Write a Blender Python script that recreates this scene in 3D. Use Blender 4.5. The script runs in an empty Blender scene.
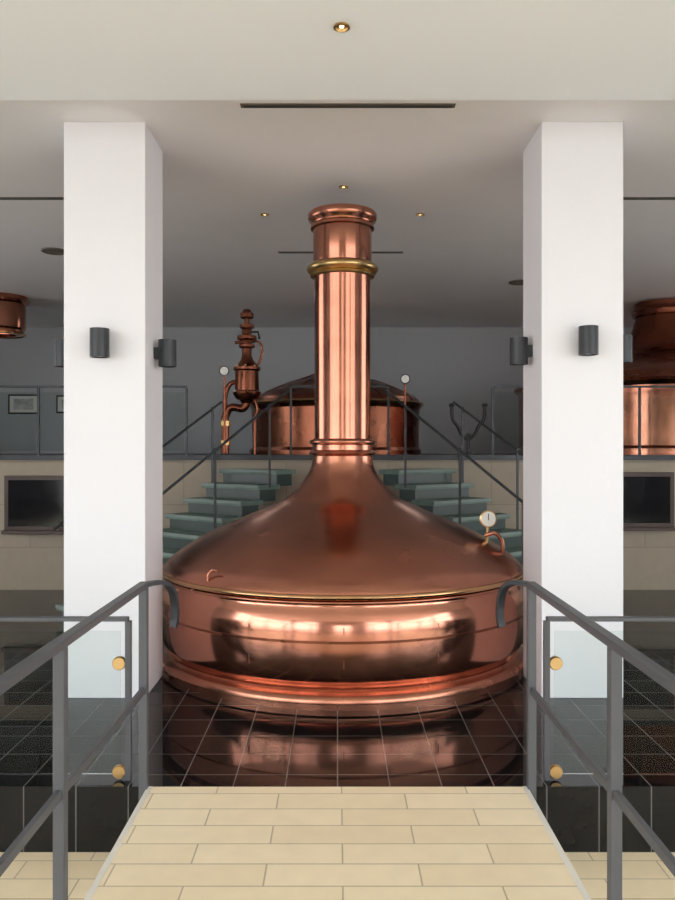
import bpy, bmesh, math
from mathutils import Vector, Matrix
S=bpy.context.scene
COL=S.collection
try:
    S.view_settings.view_transform='Standard'
except Exception: pass

# ---------------- materials ----------------
def mat(name,col,rough=.5,metal=0,noise=0,nscale=5,bump=0,bscale=40,emit=None,es=0,rvar=0,stretch=None,spec=.5):
    m=bpy.data.materials.new(name); m.use_nodes=True
    nt=m.node_tree; b=nt.nodes['Principled BSDF']
    b.inputs['Base Color'].default_value=(*col,1); b.inputs['Roughness'].default_value=rough
    b.inputs['Metallic'].default_value=metal; b.inputs['Specular IOR Level'].default_value=spec
    tc=nt.nodes.new('ShaderNodeTexCoord'); src=tc.outputs['Object']
    if stretch:
        mp=nt.nodes.new('ShaderNodeMapping'); mp.inputs['Scale'].default_value=stretch
        nt.links.new(src,mp.inputs['Vector']); src=mp.outputs['Vector']
    if noise or rvar:
        n=nt.nodes.new('ShaderNodeTexNoise'); n.inputs['Scale'].default_value=nscale; n.inputs['Detail'].default_value=5
        nt.links.new(src,n.inputs['Vector'])
        if noise:
            r=nt.nodes.new('ShaderNodeMapRange'); r.inputs['From Min'].default_value=.25; r.inputs['From Max'].default_value=.75
            r.inputs['To Min'].default_value=1-noise; r.inputs['To Max'].default_value=1+noise
            nt.links.new(n.outputs['Fac'],r.inputs['Value'])
            mx=nt.nodes.new('ShaderNodeVectorMath'); mx.operation='SCALE'; mx.inputs[0].default_value=col
            nt.links.new(r.outputs['Result'],mx.inputs['Scale']); nt.links.new(mx.outputs['Vector'],b.inputs['Base Color'])
        if rvar:
            r2=nt.nodes.new('ShaderNodeMapRange'); r2.inputs['From Min'].default_value=.3; r2.inputs['From Max'].default_value=.7
            r2.inputs['To Min'].default_value=rough-rvar; r2.inputs['To Max'].default_value=rough+rvar
            nt.links.new(n.outputs['Fac'],r2.inputs['Value']); nt.links.new(r2.outputs['Result'],b.inputs['Roughness'])
    if bump:
        n=nt.nodes.new('ShaderNodeTexNoise'); n.inputs['Scale'].default_value=bscale
        nt.links.new(tc.outputs['Object'],n.inputs['Vector'])
        bp=nt.nodes.new('ShaderNodeBump'); bp.inputs['Strength'].default_value=bump; bp.inputs['Distance'].default_value=.02
        nt.links.new(n.outputs['Fac'],bp.inputs['Height']); nt.links.new(bp.outputs['Normal'],b.inputs['Normal'])
    if emit:
        b.inputs['Emission Color'].default_value=(*emit,1); b.inputs['Emission Strength'].default_value=es
    return m

def tile_mat(name,c1,c2,mortar,w,h,offset,rough,msize=.006,shift=(0,0,0),spec=.5,xz=False,bump=.3):
    m=bpy.data.materials.new(name); m.use_nodes=True
    nt=m.node_tree; b=nt.nodes['Principled BSDF']
    b.inputs['Roughness'].default_value=rough; b.inputs['Specular IOR Level'].default_value=spec
    tc=nt.nodes.new('ShaderNodeTexCoord'); mp=nt.nodes.new('ShaderNodeMapping')
    mp.inputs['Location'].default_value=shift
    if xz: mp.inputs['Rotation'].default_value=(math.radians(-90),0,0)
    nt.links.new(tc.outputs['Object'],mp.inputs['Vector'])
    br=nt.nodes.new('ShaderNodeTexBrick'); br.offset=offset; br.squash=1
    br.inputs['Color1'].default_value=(*c1,1); br.inputs['Color2'].default_value=(*c2,1); br.inputs['Mortar'].default_value=(*mortar,1)
    br.inputs['Scale'].default_value=1; br.inputs['Brick Width'].default_value=w; br.inputs['Row Height'].default_value=h
    br.inputs['Mortar Size'].default_value=msize; br.inputs['Mortar Smooth'].default_value=.1
    nt.links.new(mp.outputs['Vector'],br.inputs['Vector'])
    n=nt.nodes.new('ShaderNodeTexNoise'); n.inputs['Scale'].default_value=9; n.inputs['Detail'].default_value=6
    nt.links.new(tc.outputs['Object'],n.inputs['Vector'])
    r=nt.nodes.new('ShaderNodeMapRange'); r.inputs['To Min'].default_value=.92; r.inputs['To Max'].default_value=1.08
    nt.links.new(n.outputs['Fac'],r.inputs['Value'])
    mx=nt.nodes.new('ShaderNodeVectorMath'); mx.operation='SCALE'
    nt.links.new(br.outputs['Color'],mx.inputs[0]); nt.links.new(r.outputs['Result'],mx.inputs['Scale'])
    nt.links.new(mx.outputs['Vector'],b.inputs['Base Color'])
    if bump:
        bp=nt.nodes.new('ShaderNodeBump'); bp.inputs['Strength'].default_value=bump; bp.inputs['Distance'].default_value=.003; bp.invert=True
        nt.links.new(br.outputs['Fac'],bp.inputs['Height']); nt.links.new(bp.outputs['Normal'],b.inputs['Normal'])
    return m

def glass(name,tint,ior):
    g=bpy.data.materials.new(name); g.use_nodes=True
    nt=g.node_tree; nt.nodes.clear()
    o=nt.nodes.new('ShaderNodeOutputMaterial'); mx=nt.nodes.new('ShaderNodeMixShader'); tr=nt.nodes.new('ShaderNodeBsdfTransparent'); gl=nt.nodes.new('ShaderNodeBsdfGlossy'); fr=nt.nodes.new('ShaderNodeFresnel')
    tr.inputs['Color'].default_value=(*tint,1); gl.inputs['Roughness'].default_value=.0
    fr.inputs['IOR'].default_value=ior
    nt.links.new(fr.outputs[0],mx.inputs[0]); nt.links.new(tr.outputs[0],mx.inputs[1]); nt.links.new(gl.outputs[0],mx.inputs[2]); nt.links.new(mx.outputs[0],o.inputs[0])
    return g

M_white=mat('white_plaster',(.79,.80,.85),.7,bump=.04,bscale=60)
M_ceil=mat('ceiling_plaster',(.86,.855,.88),.8,noise=.02,nscale=1)
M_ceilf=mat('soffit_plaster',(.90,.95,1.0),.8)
M_wall=mat('wall_paint',(.44,.455,.485),.8)
M_copper=mat('polished_copper',(.48,.205,.135),.24,1,noise=.18,nscale=2.2,rvar=.05,bump=.02,bscale=5)
M_copperb=mat('mirror_copper',(.55,.24,.165),.15,1,noise=.15,nscale=2.2,rvar=.03,bump=.05,bscale=3.5)
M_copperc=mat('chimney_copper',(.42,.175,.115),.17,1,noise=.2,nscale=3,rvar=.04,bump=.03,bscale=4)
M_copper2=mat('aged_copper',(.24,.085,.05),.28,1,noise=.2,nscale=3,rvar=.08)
M_brass=mat('brass',(.58,.40,.18),.28,1,noise=.05)
M_rimc=mat('rim_copper_brass',(.55,.32,.16),.22,1,noise=.08)
M_grey=mat('grey_lacquered_steel',(.09,.095,.105),.5,.1,spec=.3)
M_dark=mat('dark_steel',(.03,.03,.033),.4,.5)
M_fix=mat('anthracite_metal',(.04,.044,.05),.4,.4)
M_slot=mat('vent_dark',(.13,.12,.10),.6)
M_beige=tile_mat('limestone_cladding',(.33,.275,.21),(.31,.26,.195),(.23,.19,.14),1.2,.5,.5,.5,.005,xz=True)
M_cream=tile_mat('cream_stone_tile',(.90,.78,.56),(.84,.71,.49),(.50,.42,.29),.60,.16,.5,.42,.0035,shift=(.28,.07,0))
M_black=tile_mat('black_polished_tile',(.006,.006,.007),(.009,.009,.009),(.14,.138,.135),.255,.27,0,0,.003,shift=(0,.06,0),spec=.27,bump=0)
M_trimw=mat('pale_stone_edge',(.7,.68,.62),.5)
M_solid=mat('entrance_wall_plaster',(.42,.38,.34),.8)  # for the unseen wall section added to tone down the chimney highlight
M_screen=mat('screen_glass',(.006,.006,.008),.08)
M_bframe=mat('dark_brown_frame',(.05,.025,.018),.4)
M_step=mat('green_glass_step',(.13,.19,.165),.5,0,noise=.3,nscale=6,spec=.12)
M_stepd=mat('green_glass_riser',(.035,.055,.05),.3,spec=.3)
M_nose=mat('step_nosing',(.20,.25,.23),.5,spec=.2)
M_dial=mat('gauge_dial',(.8,.8,.76),.4)
M_photo=mat('picture_print',(.5,.5,.5),.5,noise=.5,nscale=8)
M_lamp=mat('lamp_lens',(.9,.7,.4),.4,emit=(1,.7,.35),es=3)
M_glass=glass('clear_glass',(.93,.96,.95),1.15)
M_glassm=glass('gallery_glass',(.90,.93,.92),1.05)
M_win=glass('window_glass',(.98,.98,.98),1.1)

# ---------------- helpers ----------------
def mk(name,bm,m,smooth=False,parent=None,loc=(0,0,0)):
    me=bpy.data.meshes.new(name); bm.normal_update(); bm.to_mesh(me); bm.free()
    if smooth:
        for p in me.polygons: p.use_smooth=True
    ob=bpy.data.objects.new(name,me); COL.objects.link(ob); me.materials.append(m); ob.location=loc
    if parent:
        ob.parent=parent; ob.matrix_parent_inverse=Matrix.Translation(-parent.location)
    return ob
def empty(name,loc=(0,0,0)):
    e=bpy.data.objects.new(name,None); e.empty_display_size=.1; COL.objects.link(e); e.location=loc; return e
def box(name,x0,x1,y0,y1,z0,z1,m,parent=None,bev=0):
    bm=bmesh.new(); bmesh.ops.create_cube(bm,size=1)
    for v in bm.verts: v.co=Vector(((v.co.x)*(x1-x0),(v.co.y)*(y1-y0),(v.co.z)*(z1-z0)))
    if bev: bmesh.ops.bevel(bm,geom=bm.edges[:],offset=bev,segments=2,affect='EDGES',profile=.5)
    return mk(name,bm,m,False,parent,((x0+x1)/2,(y0+y1)/2,(z0+z1)/2))
def room(name,x0,x1,y0,y1,z0,z1,m):
    bm=bmesh.new(); bmesh.ops.create_cube(bm,size=1)
    for v in bm.verts: v.co=Vector(((v.co.x+.5)*(x1-x0)+x0,(v.co.y+.5)*(y1-y0)+y0,(v.co.z+.5)*(z1-z0)+z0))
    return mk(name,bm,m)
def lathe(name,prof,loc,m,parent=None,n=96,close=True,sharp=25,axis=None):
    bm=bmesh.new(); rings=[]
    for r,z in prof:
        if r<1e-5: rings.append([bm.verts.new((0,0,z))])
        else: rings.append([bm.verts.new((r*math.cos(2*math.pi*i/n),r*math.sin(2*math.pi*i/n),z)) for i in range(n)])
    for a,b in zip(rings,rings[1:]):
        for i in range(n):
            j=(i+1)%n
            if len(a)==1 and len(b)==1: continue
            if len(a)==1: bm.faces.new((a[0],b[i],b[j]))
            elif len(b)==1: bm.faces.new((a[i],a[j],b[0]))
            else: bm.faces.new((a[i],a[j],b[j],b[i]))
    bmesh.ops.recalc_face_normals(bm,faces=bm.faces[:])
    for e in bm.edges:
        if len(e.link_faces)==2 and e.calc_face_angle(0)>math.radians(sharp): e.smooth=False
    if axis is not None:
        q=Vector((0,0,1)).rotation_difference(Vector(axis)).to_matrix().to_4x4()
        bmesh.ops.transform(bm,matrix=q,verts=bm.verts[:])
    return mk(name,bm,m,True,parent,loc)
def smoothprof(pts,sub=6):
    out=[]
    P=[pts[0]]+list(pts)+[pts[-1]]
    for i in range(1,len(P)-2):
        p0,p1,p2,p3=[Vector(p) for p in P[i-1:i+3]]
        for k in range(sub):
            t=k/sub
            v=.5*((2*p1)+(-p0+p2)*t+(2*p0-5*p1+4*p2-p3)*t*t+(-p0+3*p1-3*p2+p3)*t**3)
            out.append((v.x,v.y))
    out.append(tuple(pts[-1])); return out
def tube(name,pts,r,m,parent=None,n=12,smooth=True,sub=0,flat=None):
    if sub:
        P=[Vector(p) for p in pts]; P=[P[0]]+P+[P[-1]]; o=[]
        for i in range(1,len(P)-2):
            p0,p1,p2,p3=P[i-1:i+3]
            for k in range(sub):
                t=k/sub
                o.append(.5*((2*p1)+(-p0+p2)*t+(2*p0-5*p1+4*p2-p3)*t*t+(-p0+3*p1-3*p2+p3)*t**3))
        o.append(P[-1]); pts=o
    pts=[Vector(p) for p in pts]; c=sum(pts,Vector())/len(pts)
    bm=bmesh.new(); rings=[]
    up=None
    for i,p in enumerate(pts):
        t=(pts[min(i+1,len(pts)-1)]-pts[max(i-1,0)]).normalized()
        if up is None: up=Vector((0,0,1)) if abs(t.z)<.9 else Vector((0,1,0))
        s=t.cross(up).normalized(); u=s.cross(t).normalized(); up=u
        if flat:
            w,h=flat
            rings.append([bm.verts.new(p-c+s*a*w/2+u*b*h/2) for a,b in((-1,-1),(1,-1),(1,1),(-1,1))])
        else: rings.append([bm.verts.new(p-c+s*r*math.cos(2*math.pi*k/n)+u*r*math.sin(2*math.pi*k/n)) for k in range(n)])
    for a,b in zip(rings,rings[1:]):
        k=len(a)
        for i in range(k): bm.faces.new((a[i],a[(i+1)%k],b[(i+1)%k],b[i]))
    bm.faces.new(rings[0]); bm.faces.new(rings[-1])
    bmesh.ops.recalc_face_normals(bm,faces=bm.faces[:])
    if not flat:
        for e in bm.edges:
            if e.calc_face_angle(0)>math.radians(50): e.smooth=False
    return mk(name,bm,m,smooth and not flat,parent,c)

# ---------------- room shell ----------------
YF=-5.0; YB=14.0; XW=8.0; H=3.81; HF=3.66; ME=9.25; MZ=1.58; LO=-.32; YE=3.85; YS=2.0
room('floor',-XW,XW,YE,ME,-.5,0,M_black)
room('floor_lower',-XW,XW,YF,YE,-.5,LO,M_cream)
room('floor_walkway',-.9,.9,YF,YE-.002,LO,0,M_cream)
for s,n in((-1,'left'),(1,'right')):
    x0,x1=sorted((s*.9,s*.925)); room('trim_walkway_'+n,x0,x1,YF,YE-.002,LO,.002,M_trimw)
room('ceiling',-XW,XW,4.56,YB,H,H+.2,M_ceil)
room('ceiling_soffit',-XW,XW,YF,4.56,HF,H+.2,M_ceilf)
room('wall_back',-XW,XW,YB,YB+.2,-.5,H+.2,M_wall)
for s,n in((-1,'left'),(1,'right')):
    x0,x1=sorted((s*XW,s*(XW+.2)))
    room('wall_'+n,x0,x1,YS,5.6,-.5,H+.2,M_wall)
    room('wall_%s_rear'%n,x0,x1,9.0,YB,-.5,H+.2,M_wall)
    room('wall_%s_sill'%n,x0,x1,5.6,9.0,-.5,.5,M_wall)
    room('wall_%s_header'%n,x0,x1,5.6,9.0,3.0,H+.2,M_wall)
room('wall_mezzanine',-XW,XW,ME,YB,0,MZ-.06,M_beige)
room('floor_mezzanine',-XW,XW,ME-.03,YB,MZ-.06,MZ,M_fix)
room('wall_front_left',-2.7,-.9,YF-.15,YF,LO,HF,M_solid)  # unseen solid section, added to darken the middle of the chimney reflection
room('wall_front_right',.9,2.7,YF-.15,YF,LO,HF,M_solid)
room('wall_front_header',-.9,.9,YF-.15,YF,2.3,HF,M_solid)
D=empty('door_1',(0,YF,1))
for a,b in((-.88,-.01),(.01,.88)):
    box('leaf_glass',a+.07,b-.07,YF-.06,YF-.05,.1,2.2,M_win,D)
    for q in((a,a+.07,.0,2.28),(b-.07,b,.0,2.28),(a,b,0,.1),(a,b,2.2,2.28)):
        box('leaf_frame',q[0],q[1],YF-.08,YF-.03,q[2],q[3],M_dark,D)
for i,(a,b) in enumerate([(-8,-5.4),(-5.3,-2.7),(2.7,5.3),(5.4,8)]):
    e=empty('window_%d'%(i+1),((a+b)/2,YF,1.6))
    box('pane',a,b,YF-.01,YF,.0,HF-.1,M_win,e)
    box('mullion',b,b+.1 if b<8 else b+.02,YF-.06,YF+.04,LO,HF,M_dark,e)
    box('transom',a,b,YF-.05,YF+.03,2.45,2.53,M_dark,e)
    box('sill',a,b,YF-.05,YF+.03,LO,.0,M_dark,e)
room('trim_1',-XW,XW,YF-.02,YF+.04,HF-.1,HF,M_dark)
k=5
for s in(-1,1):
    X=s*(XW+.05)
    for (a,b) in [(-4.9,-2.7),(-2.5,-.3),(-.1,1.95)]:  # unseen side glazing, added to throw more light on ceiling and pillars
        e=empty('window_%d'%k,(X,(a+b)/2,1.6)); k+=1
        box('pane',X-.005,X+.005,a,b,0,HF-.1,M_win,e)
        box('mullion',X-.05,X+.05,b,b+.2 if b<1.9 else b+.05,LO,HF,M_dark,e)
        box('transom',X-.04,X+.04,a,b,2.45,2.53,M_dark,e)
        box('sill',X-.05,X+.05,a,b,LO,0,M_dark,e)
    e=empty('window_%d'%k,(X,7.3,1.9)); k+=1  # unseen window, added to lift the rear ceiling and streak the copper
    box('pane',X-.005,X+.005,5.6,9.0,.5,3.0,M_win,e)
    for y in(5.6,6.7,7.85,8.94): box('mullion',X-.04,X+.04,y,y+.06,.5,3.0,M_dark,e)

# ---------------- pillars ----------------
box('pillar',-1.81,-1.27,5.22,5.74,0,H,M_white,bev=.006)
box('pillar',1.348,1.89,5.22,5.74,0,H,M_white,bev=.006)

def wall_lamp(x,y,z,dx,dy):
    e=empty('wall_lamp',(x,y,z))
    cx,cy=x+dx*.09,y+dy*.09
    R=.062
    prof=[(R-.012,-.085),(R-.012,-.093),(R,-.093),(R,.093),(R-.012,.093),(R-.012,.075),(0,.075)]
    lathe('shade',prof,(cx,cy,z),M_fix,e,n=40)
    lathe('lens',[(0,-.083),(R-.013,-.083)],(cx,cy,z),M_dial,e,n=40)
    if dy: box('bracket',x-.03,x+.03,y-.05,y,z-.04,z+.04,M_fix,e,.004)
    else:
        a,b=sorted((x,x+dx*.05)); box('bracket',a,b,y-.03,y+.03,z-.04,z+.04,M_fix,e,.004)
wall_lamp(-1.545,5.22,2.335,0,-1)
wall_lamp(1.63,5.22,2.35,0,-1)
wall_lamp(-1.27,5.48,2.31,1,0); wall_lamp(1.348,5.48,2.325,-1,0)
wall_lamp(-1.81,5.48,2.31,-1,0); wall_lamp(1.89,5.48,2.34,1,0)

# ---------------- ceiling fittings ----------------
def downlight(x,y,z,r=.045):
    e=empty('recessed_downlight',(x,y,z))
    lathe('trim_ring',[(r,0),(r*1.25,-.003),(r*1.3,-.012),(r,-.014),(r*.8,-.002),(r*.75,0)],(x,y,z),M_brass,e,n=40)
    lathe('reflector',[(r*.8,-.003),(0,-.002)],(x,y,z),M_slot,e,n=32)
    lathe('bulb',[(0,-.012),(r*.3,-.01),(r*.4,-.003)],(x,y,z),M_lamp,e,n=24)
downlight(.02,3.76,HF,.030); downlight(-.67,7.26,H,.03); downlight(.05,6.5,H,.03); downlight(.76,7.26,H,.03)
def slot(x0,x1,y,w=.05):
    e=empty('linear_air_diffuser',((x0+x1)/2,y,H))
    box('frame',x0,x1,y-w/2,y+w/2,H-.008,H,M_slot,e)
    for k in range(2): box('blade_%d'%k,x0+.02,x1-.02,y-w/2+.015+k*.02,y-w/2+.02+k*.02,H-.012,H-.008,M_fix,e)
slot(-.61,.74,4.97); slot(-4.2,-2.35,6.8); slot(2.45,4.2,6.8); slot(-.65,.72,8.66)
def roundvent(x,y):
    lathe('round_ceiling_vent',[(.14,H),(.14,H-.012),(.12,H-.02),(.11,H-.008),(.08,H-.008),(.07,H-.018),(.05,H-.018),(.045,H-.008),(0,H-.012)],(x,y,0),M_slot,None,n=48)
roundvent(-3.08,8.6); roundvent(2.35,10.2)

# ---------------- main brew kettle ----------------
KX,KY=.04,6.42
K=empty('copper_brew_kettle',(KX,KY,0))
dome=smoothprof([(1.43,.715),(1.41,.75),(1.34,.815),(1.15,.94),(.99,1.02),(.84,1.085),(.66,1.16),(.49,1.235),(.38,1.325),(.30,1.42),(.255,1.51),(.24,1.60)],8)
lathe('dome',dome,(KX,KY,0),M_copper,K,n=160,sharp=60)
lathe('neck_ring',[(.235,1.59),(.262,1.60),(.272,1.615),(.262,1.63),(.245,1.64),(.245,1.68),(.262,1.69),(.268,1.705),(.262,1.72),(.232,1.73)],(KX,KY,0),M_copper,K,sharp=50)
lathe('chimney',[(.226,1.58),(.228,3.08),(.236,3.10),(.238,3.50)],(KX,KY,0),M_copperc,K)
ring=[(.235+.055*max(0,math.sin(t))**.6 if 0<t<math.pi else .235, 3.06+.09*t/math.pi) for t in [math.pi*i/14 for i in range(15)]]
lathe('brass_ring',ring,(KX,KY,0),M_brass,K,sharp=60)
lathe('brass_ring_lower',[(.23,3.035),(.255,3.04),(.262,3.05),(.255,3.06),(.23,3.065)],(KX,KY,0),M_brass,K)
lathe('top_flange',[(.236,3.42),(.258,3.43),(.258,3.45),(.245,3.465),(.25,3.48),(.272,3.495),(.28,3.515),(.28,3.545),(.268,3.56),(.2,3.56),(.2,3.42)],(KX,KY,0),M_copper,K,sharp=40)
def roll(nm,r,z,a,m,n=160):
    lathe(nm,[(r+a*math.cos(t),z+a*math.sin(t)) for t in [2*math.pi*i/16 for i in range(17)]],(KX,KY,0),m,K,n=n,sharp=60)
roll('rim_roll',1.432,.705,.018,M_rimc)
roll('rim_roll_lower',1.425,.670,.011,M_copper)
belly=smoothprof([(1.425,.685),(1.405,.66),(1.405,.635),(1.43,.585),(1.447,.52),(1.454,.42),(1.450,.30),(1.432,.19),(1.395,.12),(1.385,.09)],6)
lathe('belly',belly,(KX,KY,0),M_copperb,K,n=160,sharp=60)
lathe('band',[(1.45,.415),(1.457,.419),(1.457,.433),(1.45,.437)],(KX,KY,0),M_copper2,K,n=160)
lathe('base_flange',[(1.37,.115),(1.40,.115),(1.415,.10),(1.43,.095),(1.46,.08),(1.47,.065),(1.47,.045),(1.455,.035),(1.455,.0),(1.2,.0)],(KX,KY,0),M_copper,K,n=160,sharp=35)
def seam(a,r0,z0,z1,nm):
    x=KX+r0*math.cos(a); y=KY+r0*math.sin(a)
    tube(nm,[(x,y,z0),(x,y,z1)],.003,M_copper2,K,n=8)
for i,a in enumerate([-160,-115,-90,-65,-20,20,160]):
    seam(math.radians(a),1.449,.26,.52,'seam_%d'%i)
seam(math.radians(-75),.228,1.74,3.03,'chimney_seam')
tube('hatch_handle',[(-.88,5.36,.74),(-.88,5.36,.79),(-.85,5.36,.825),(-.80,5.33,.82)],.008,M_copper,K,sub=6)
gx,gy,gz=1.15,6.05,1.115
lathe('gauge_case',[(0,0),(.06,0),(.066,.01),(.066,.03),(.058,.034),(.056,.028)],(gx,gy,gz),M_brass,K,n=40,axis=(0,-1,0))
lathe('gauge_face',[(0,.029),(.057,.029)],(gx,gy,gz),M_dial,K,n=40,axis=(0,-1,0))
box('gauge_needle',gx-.003,gx+.003,gy-.032,gy-.030,gz-.01,gz+.04,M_dark,K)
tube('gauge_stem',[(gx,gy+.01,gz-.05),(gx,gy+.01,gz-.12),(gx-.01,gy+.02,gz-.22)],.012,M_brass,K)
tube('gauge_pipe',[(gx-.02,gy,gz-.13),(gx+.05,gy-.02,gz-.11),(gx+.10,gy-.02,gz-.16),(gx+.11,gy-.02,gz-.24),(gx+.10,gy,gz-.32)],.016,M_copper,K,sub=6)

# ---------------- rear kettles on mezzanine ----------------
def rear_kettle(x,y,R,zr,zt,rn,mt,neckz=H-.02):
    e=empty('copper_lauter_tun',(x,y,MZ))
    lathe('body',[(R*.98,MZ),(R*.98,MZ+.06),(R*.95,MZ+.1),(R*.96,zr-.1),(R*.98,zr-.05)],(x,y,0),mt,e,n=128)
    lathe('rim',[(R*.97,zr-.05),(R,zr-.045),(R*1.01,zr-.02),(R,zr),(R*.97,zr+.01)],(x,y,0),M_rimc,e,n=128)
    d=smoothprof([(R*.975,zr),(R*.93,zr+.08*(zt-zr)/.5),(R*.8,zr+(zt-zr)*.38),(R*.6,zr+(zt-zr)*.62),(R*.4,zr+(zt-zr)*.80),(rn*1.5,zt),(rn*1.1,zt+.12),(rn,zt+.3)],6)
    lathe('dome',d,(x,y,0),mt,e,n=128,sharp=60)
    lathe('chimney',[(rn,zt+.28),(rn*.98,neckz)],(x,y,0),mt,e)
    lathe('chimney_flange',[(rn,neckz-.16),(rn*1.12,neckz-.14),(rn*1.15,neckz-.08),(rn*1.1,neckz),(rn*.9,neckz)],(x,y,0),mt,e)
    for i in range(12):
        a=2*math.pi*i/12
        p=[(x+r*math.cos(a),y+r*math.sin(a),z+.004) for r,z in d[2:-8:4]]
        tube('rib_%d'%i,p,.008,M_copper2,e,n=6)
    return e
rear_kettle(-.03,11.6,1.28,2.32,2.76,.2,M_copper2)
x,y=4.80,11.6
e=empty('copper_mash_tun',(x,y,MZ))
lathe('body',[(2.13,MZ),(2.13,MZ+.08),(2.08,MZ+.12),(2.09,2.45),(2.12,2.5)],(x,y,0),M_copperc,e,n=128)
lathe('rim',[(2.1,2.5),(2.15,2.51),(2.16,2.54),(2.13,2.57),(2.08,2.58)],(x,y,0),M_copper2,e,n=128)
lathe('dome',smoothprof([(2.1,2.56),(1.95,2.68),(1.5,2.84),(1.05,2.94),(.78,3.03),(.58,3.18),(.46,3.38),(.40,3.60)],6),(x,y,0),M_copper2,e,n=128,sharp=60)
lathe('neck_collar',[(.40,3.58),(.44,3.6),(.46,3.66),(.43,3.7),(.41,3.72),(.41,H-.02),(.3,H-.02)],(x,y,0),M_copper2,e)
hx,hy=-4.77,11.2
e=empty('copper_vent_hood',(hx,hy,H))
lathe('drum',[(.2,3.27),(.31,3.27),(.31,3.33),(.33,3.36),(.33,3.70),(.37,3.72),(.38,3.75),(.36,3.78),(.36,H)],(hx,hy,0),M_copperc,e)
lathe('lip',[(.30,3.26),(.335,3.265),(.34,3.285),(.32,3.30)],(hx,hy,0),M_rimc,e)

# ---------------- copper safety valve ----------------
vx,vy=-1.13,9.85
V=empty('copper_steam_valve',(vx,vy,MZ))
lathe('vessel',[(0,2.22),(.07,2.22),(.09,2.26),(.14,2.28),(.17,2.33),(.175,2.36),(.15,2.38),(.145,2.62),(.17,2.64),(.17,2.67),(.13,2.70),(.08,2.76),(.06,2.82),(.06,2.9),(.1,2.92),(.1,2.95),(.06,2.97),(.07,3.0),(.12,3.02),(.12,3.06),(.06,3.08),(.055,3.14),(.09,3.16),(.09,3.2),(.03,3.22),(.03,3.34)],(vx,vy,0),M_copper2,V,n=48)
lathe('handwheel',[(.07,3.28),(.085,3.29),(.085,3.34),(.06,3.36),(.04,3.39),(.0,3.40)],(vx,vy,0),M_copper2,V,n=40)
tube('elbow',[(vx,vy,2.25),(vx-.05,vy,2.16),(vx-.2,vy,2.17),(vx-.27,vy,2.05),(vx-.27,vy,1.9),(vx-.27,vy,MZ)],.05,M_copper2,V,sub=6,n=16)
tube('side_arm',[(vx-.12,vy,2.5),(vx-.22,vy,2.45),(vx-.27,vy,2.3),(vx-.27,vy,2.1)],.03,M_copper2,V,sub=6)
tube('lever',[(vx,vy-.02,3.11),(vx+.14,vy-.02,3.11),(vx+.16,vy-.02,3.02)],.014,M_dark,V)
tube('cross_bar',[(vx-.15,vy,2.98),(vx+.12,vy,3.0)],.02,M_copper2,V)
tube('return_pipe',[(vx+.05,vy,3.0),(vx+.16,vy,2.98),(vx+.19,vy,2.86),(vx+.15,vy,2.72),(vx+.10,vy,2.66)],.016,M_copper2,V,sub=6)
tube('drain_pipe',[(vx+.10,vy,2.27),(vx+.13,vy,2.15),(vx+.10,vy,2.0),(vx+.10,vy,MZ)],.018,M_copper2,V,sub=5)
for k in range(8):
    a=2*math.pi*k/8
    lathe('bolt_%d'%k,[(0,2.672),(.012,2.672),(.012,2.69),(0,2.695)],(vx+.15*math.cos(a),vy+.15*math.sin(a),0),M_brass,V,n=8)
for k in(-1,1): lathe('bolt_ring',[(.05,-.03),(.07,-.03),(.07,.03),(.05,.03)],(vx-.27,vy,1.85+k*.12),M_brass,V,n=24)

def gauge_stand(x,y,z):
    e=empty('pressure_gauge',(x,y,MZ))
    tube('stem',[(x,y,MZ),(x,y,z-.05)],.012,M_copper2,e)
    lathe('foot',[(0,MZ),(.05,MZ),(.05,MZ+.015),(.015,MZ+.02)],(x,y,0),M_dark,e,n=24)
    lathe('case',[(0,0),(.055,0),(.06,.01),(.06,.03),(.05,.03),(.05,.026)],(x,y,z),M_dark,e,n=32,axis=(0,-1,0))
    lathe('face',[(0,.027),(.05,.027)],(x,y,z),M_dial,e,n=32,axis=(0,-1,0))
gauge_stand(-1.36,9.5,2.59); gauge_stand(.83,9.7,2.51)
fx,fy=1.58,9.55
F=empty('forked_tap_stand',(fx,fy,MZ))
lathe('foot',[(0,MZ),(.07,MZ),(.07,MZ+.02),(.025,MZ+.03)],(fx,fy,0),M_dark,F,n=24)
tube('stem',[(fx,fy,MZ),(fx,fy,1.84)],.022,M_dark,F)
for s in(-1,1):
    tube('horn_%s'%('a' if s<0 else 'b'),[(fx,fy,1.76),(fx+s*.08,fy,1.83),(fx+s*.13,fy,1.93),(fx+s*.19,fy,2.02),(fx+s*.2,fy,2.17)],.022,M_dark,F,sub=6)
    lathe('knob_%s'%('a' if s<0 else 'b'),[(0,-.03),(.03,-.02),(.035,0),(.03,.02),(0,.03)],(fx+s*.2,fy,2.18),M_dark,F,n=24)

# ---------------- mezzanine balustrades ----------------
def mezz_rail(x0,x1,yy,gl=True):
    e=empty('mezzanine_railing',((x0+x1)/2,yy,MZ))
    zt=MZ+.82
    box('top_rail',x0,x1,yy-.015,yy+.015,zt-.025,zt,M_fix,e)
    n=max(1,int(round((x1-x0)/.85)))
    for i in range(n+1):
        x=x0+(x1-x0)*i/n; box('post_%d'%i,x-.013,x+.013,yy-.013,yy+.013,MZ,zt-.025,M_fix,e)
    if gl: box('glass',x0+.02,x1-.02,yy-.003,yy+.003,MZ+.05,zt-.08,M_glassm,e)
mezz_rail(-7.9,-1.78,9.32); mezz_rail(1.83,7.9,9.32); mezz_rail(-.55,.6,9.32,False)

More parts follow.
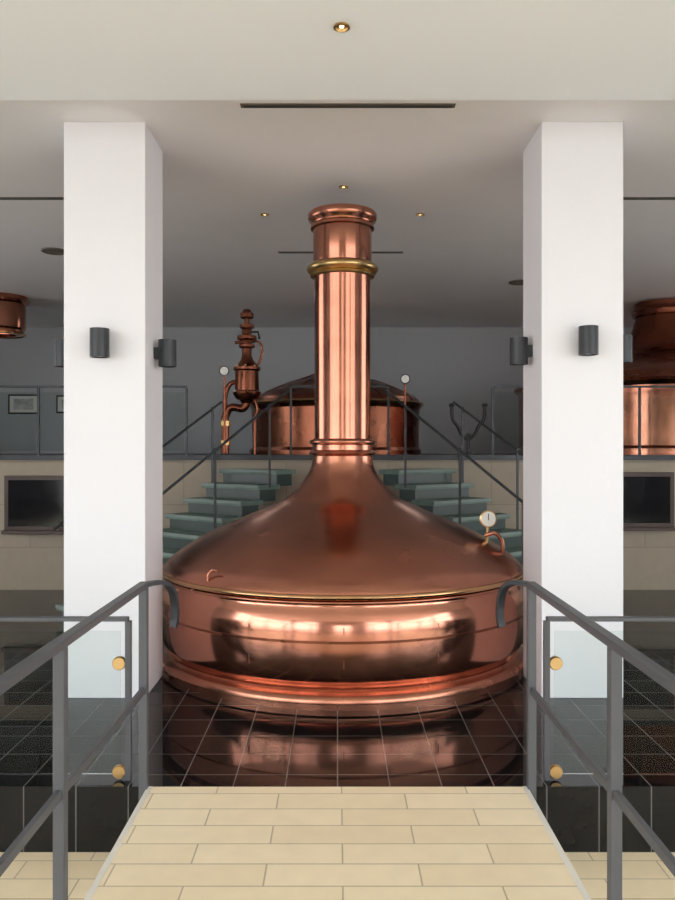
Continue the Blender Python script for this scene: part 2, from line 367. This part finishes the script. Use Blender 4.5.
# ---------------- stairs ----------------
def stair(s):
    top=Vector((s*.92,9.0,0)); d=Vector((s*.165,-.20,0)); dn=d.normalized(); pn=Vector((-dn.y,dn.x,0))
    e=empty('staircase',(s*1.6,8.2,0)); N=9; rz=MZ/(N+1); W=.46
    for i in range(N):
        c=top+d*i; zt=MZ-rz*(i+1)
        bm=bmesh.new(); bm2=bmesh.new(); bm3=bmesh.new()
        def blk(b,t0,t1,z0,z1,w):
            vs=[]
            for z in(z0,z1):
                for a,bb in((t0,-w),(t1,-w),(t1,w),(t0,w)):
                    p=dn*a+pn*bb; vs.append(b.verts.new((p.x,p.y,z)))
            for f in((0,1,2,3),(4,5,6,7),(0,1,5,4),(1,2,6,5),(2,3,7,6),(3,0,4,7)): b.faces.new([vs[k] for k in f])
            bmesh.ops.recalc_face_normals(b,faces=b.faces[:])
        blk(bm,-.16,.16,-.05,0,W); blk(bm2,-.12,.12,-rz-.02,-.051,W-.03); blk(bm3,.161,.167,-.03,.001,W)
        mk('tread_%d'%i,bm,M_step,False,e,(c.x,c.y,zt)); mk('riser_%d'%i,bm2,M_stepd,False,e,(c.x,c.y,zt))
        mk('nosing_%d'%i,bm3,M_nose,False,e,(c.x,c.y,zt))
    a=top-d*.2; b=top+d*(N-.3)
    for q,w in(('a',W),('b',-W)):
        A=a+pn*w; B=b+pn*w
        if A.y>9.2: A=A+dn*((A.y-9.2)/(-dn.y)) 
        za=MZ-rz*((A-top-pn*w).dot(dn)/d.length+1)
        tube('handrail_'+q,[(A.x,A.y,za+.85),(B.x,B.y,.85+rz*.2)],.014,M_fix,e)
        for k in range(1,N,3):
            P=top+d*k+pn*w; z=MZ-rz*(k+1)
            box('baluster_%s%d'%(q,k),P.x-.012,P.x+.012,P.y-.012,P.y+.012,z-.03,z+.87,M_fix,e)
stair(-1); stair(1)

# ---------------- displays and pictures ----------------
def display(x0,x1,z0,z1):
    e=empty('wall_display_screen',((x0+x1)/2,ME,(z0+z1)/2))
    box('frame',x0,x1,ME-.06,ME,z0,z1,M_bframe,e,.006)
    box('screen',x0+.05,x1-.05,ME-.065,ME-.06,z0+.05,z1-.05,M_screen,e)
    box('sill',x0-.02,x1+.02,ME-.09,ME,z0-.04,z0,M_bframe,e)
display(-3.88,-2.75,.70,1.34); display(2.75,3.92,.74,1.38)
def pic(x,z,w,h):
    e=empty('framed_picture',(x,YB,z))
    box('frame',x-w/2,x+w/2,YB-.03,YB,z-h/2,z+h/2,M_dark,e)
    box('mat',x-w/2+.03,x+w/2-.03,YB-.034,YB-.03,z-h/2+.03,z+h/2-.03,M_dial,e)
    box('print',x-w/2+.1,x+w/2-.1,YB-.037,YB-.034,z-h/2+.08,z+h/2-.08,M_photo,e)
pic(-5.55,2.45,.55,.35); pic(-4.75,2.45,.45,.32); pic(-6.5,2.45,.5,.35)

# ---------------- walkway railings ----------------
def walk_rail(s):
    X=s*.94; e=empty('walkway_railing',(X,1.5,0))
    yE=3.83
    box('handrail',X-.022,X+.022,-2.5,yE+.02,.97,1.0,M_grey,e,.004)
    box('midrail',X-.010,X+.010,-2.5,yE,.46,.495,M_grey,e,.003)
    for i,yy in enumerate((3.83,2.68,1.4,.2,-1.0,-2.2)):
        box('post_%d'%i,X-.02,X+.02,yy-.02,yy+.02,LO,.97,M_grey,e,.003)
        box('side_fixing_%d'%i,min(X,s*.92),max(X,s*.92),yy-.03,yy+.03,-.2,-.1,M_grey,e)
    p=[(X,yE,.985),(X-s*.03,yE+.06,.985),(X-s*.07,yE+.13,.975),(X-s*.095,yE+.19,.93),(X-s*.105,yE+.22,.86),(X-s*.105,yE+.23,.78),(X-s*.095,yE+.23,.73)]
    tube('curved_terminal',p,.02,M_fix,e,sub=5,flat=(.04,.02))
walk_rail(-1); walk_rail(1)

def glass_bal(s):
    Y=3.93; e=empty('glass_balustrade',(s*3,Y,0))
    x0=s*1.04; x1=s*7.9
    a,b=sorted((x0,x1)); box('top_rail',a,b,Y-.02,Y+.02,.79,.81,M_grey,e,.003)
    x=1.04;i=0
    while x<7.9:
        box('post_%d'%i,s*x-.014,s*x+.014,Y-.014,Y+.014,-.0,.79,M_grey,e)
        q=x+1.25
        a,b=sorted((s*(x+.04),s*min(q-.04,7.9))); box('glass_%d'%i,a,b,Y-.005,Y+.005,.03,.74,M_glass,e)
        for z in(.04,.58):
            for xx in(x+.045,q-.045):
                if xx<7.9: lathe('clamp',[(0,-.014),(.03,-.014),(.034,-.008),(.034,.008),(.03,.014),(0,.014)],(s*xx,Y,z),M_brass,e,n=24,axis=(0,1,0))
        x=q;i+=1
glass_bal(-1); glass_bal(1)

# ---------------- lighting ----------------
w=bpy.data.worlds.new('sky'); S.world=w; w.use_nodes=True
nt=w.node_tree; bg=nt.nodes['Background']; bg.inputs['Strength'].default_value=5.9
tc=nt.nodes.new('ShaderNodeTexCoord'); sp=nt.nodes.new('ShaderNodeSeparateXYZ'); cr=nt.nodes.new('ShaderNodeValToRGB')
nt.links.new(tc.outputs['Generated'],sp.inputs[0]); 
mr=nt.nodes.new('ShaderNodeMapRange'); mr.inputs['From Min'].default_value=-.3; mr.inputs['From Max'].default_value=.5
nt.links.new(sp.outputs['Z'],mr.inputs['Value']); nt.links.new(mr.outputs[0],cr.inputs[0])
cr.color_ramp.elements[0].color=(.62,.60,.58,1); cr.color_ramp.elements[0].position=.3
cr.color_ramp.elements[1].color=(.97,.98,1,1); cr.color_ramp.elements[1].position=.45
nt.links.new(cr.outputs[0],bg.inputs['Color'])

def area(name,loc,rot,sx,sy,en,col=(1,1,1)):
    l=bpy.data.lights.new(name,'AREA'); l.shape='RECTANGLE'; l.size=sx; l.size_y=sy; l.energy=en; l.color=col
    o=bpy.data.objects.new(name,l); COL.objects.link(o); o.location=loc; o.rotation_euler=rot; return o
for i,(x,y) in enumerate([(-5,11.5),(-2.2,12),(2.2,12),(5.5,12.8)]):  # fill lights added to brighten the rear, no fixtures behind them
    area('mezzanine_ceiling_lamp',(x,y,H-.05),(0,0,0),.5,.5,3,(1,.95,.88))

# ---------------- camera ----------------
c=bpy.data.cameras.new('camera'); c.sensor_fit='VERTICAL'; c.sensor_height=24; c.lens=790/900*24
co=bpy.data.objects.new('camera',c); COL.objects.link(co); co.location=(0,0,1.64); co.rotation_euler=(math.radians(90),0,0)
S.camera=co
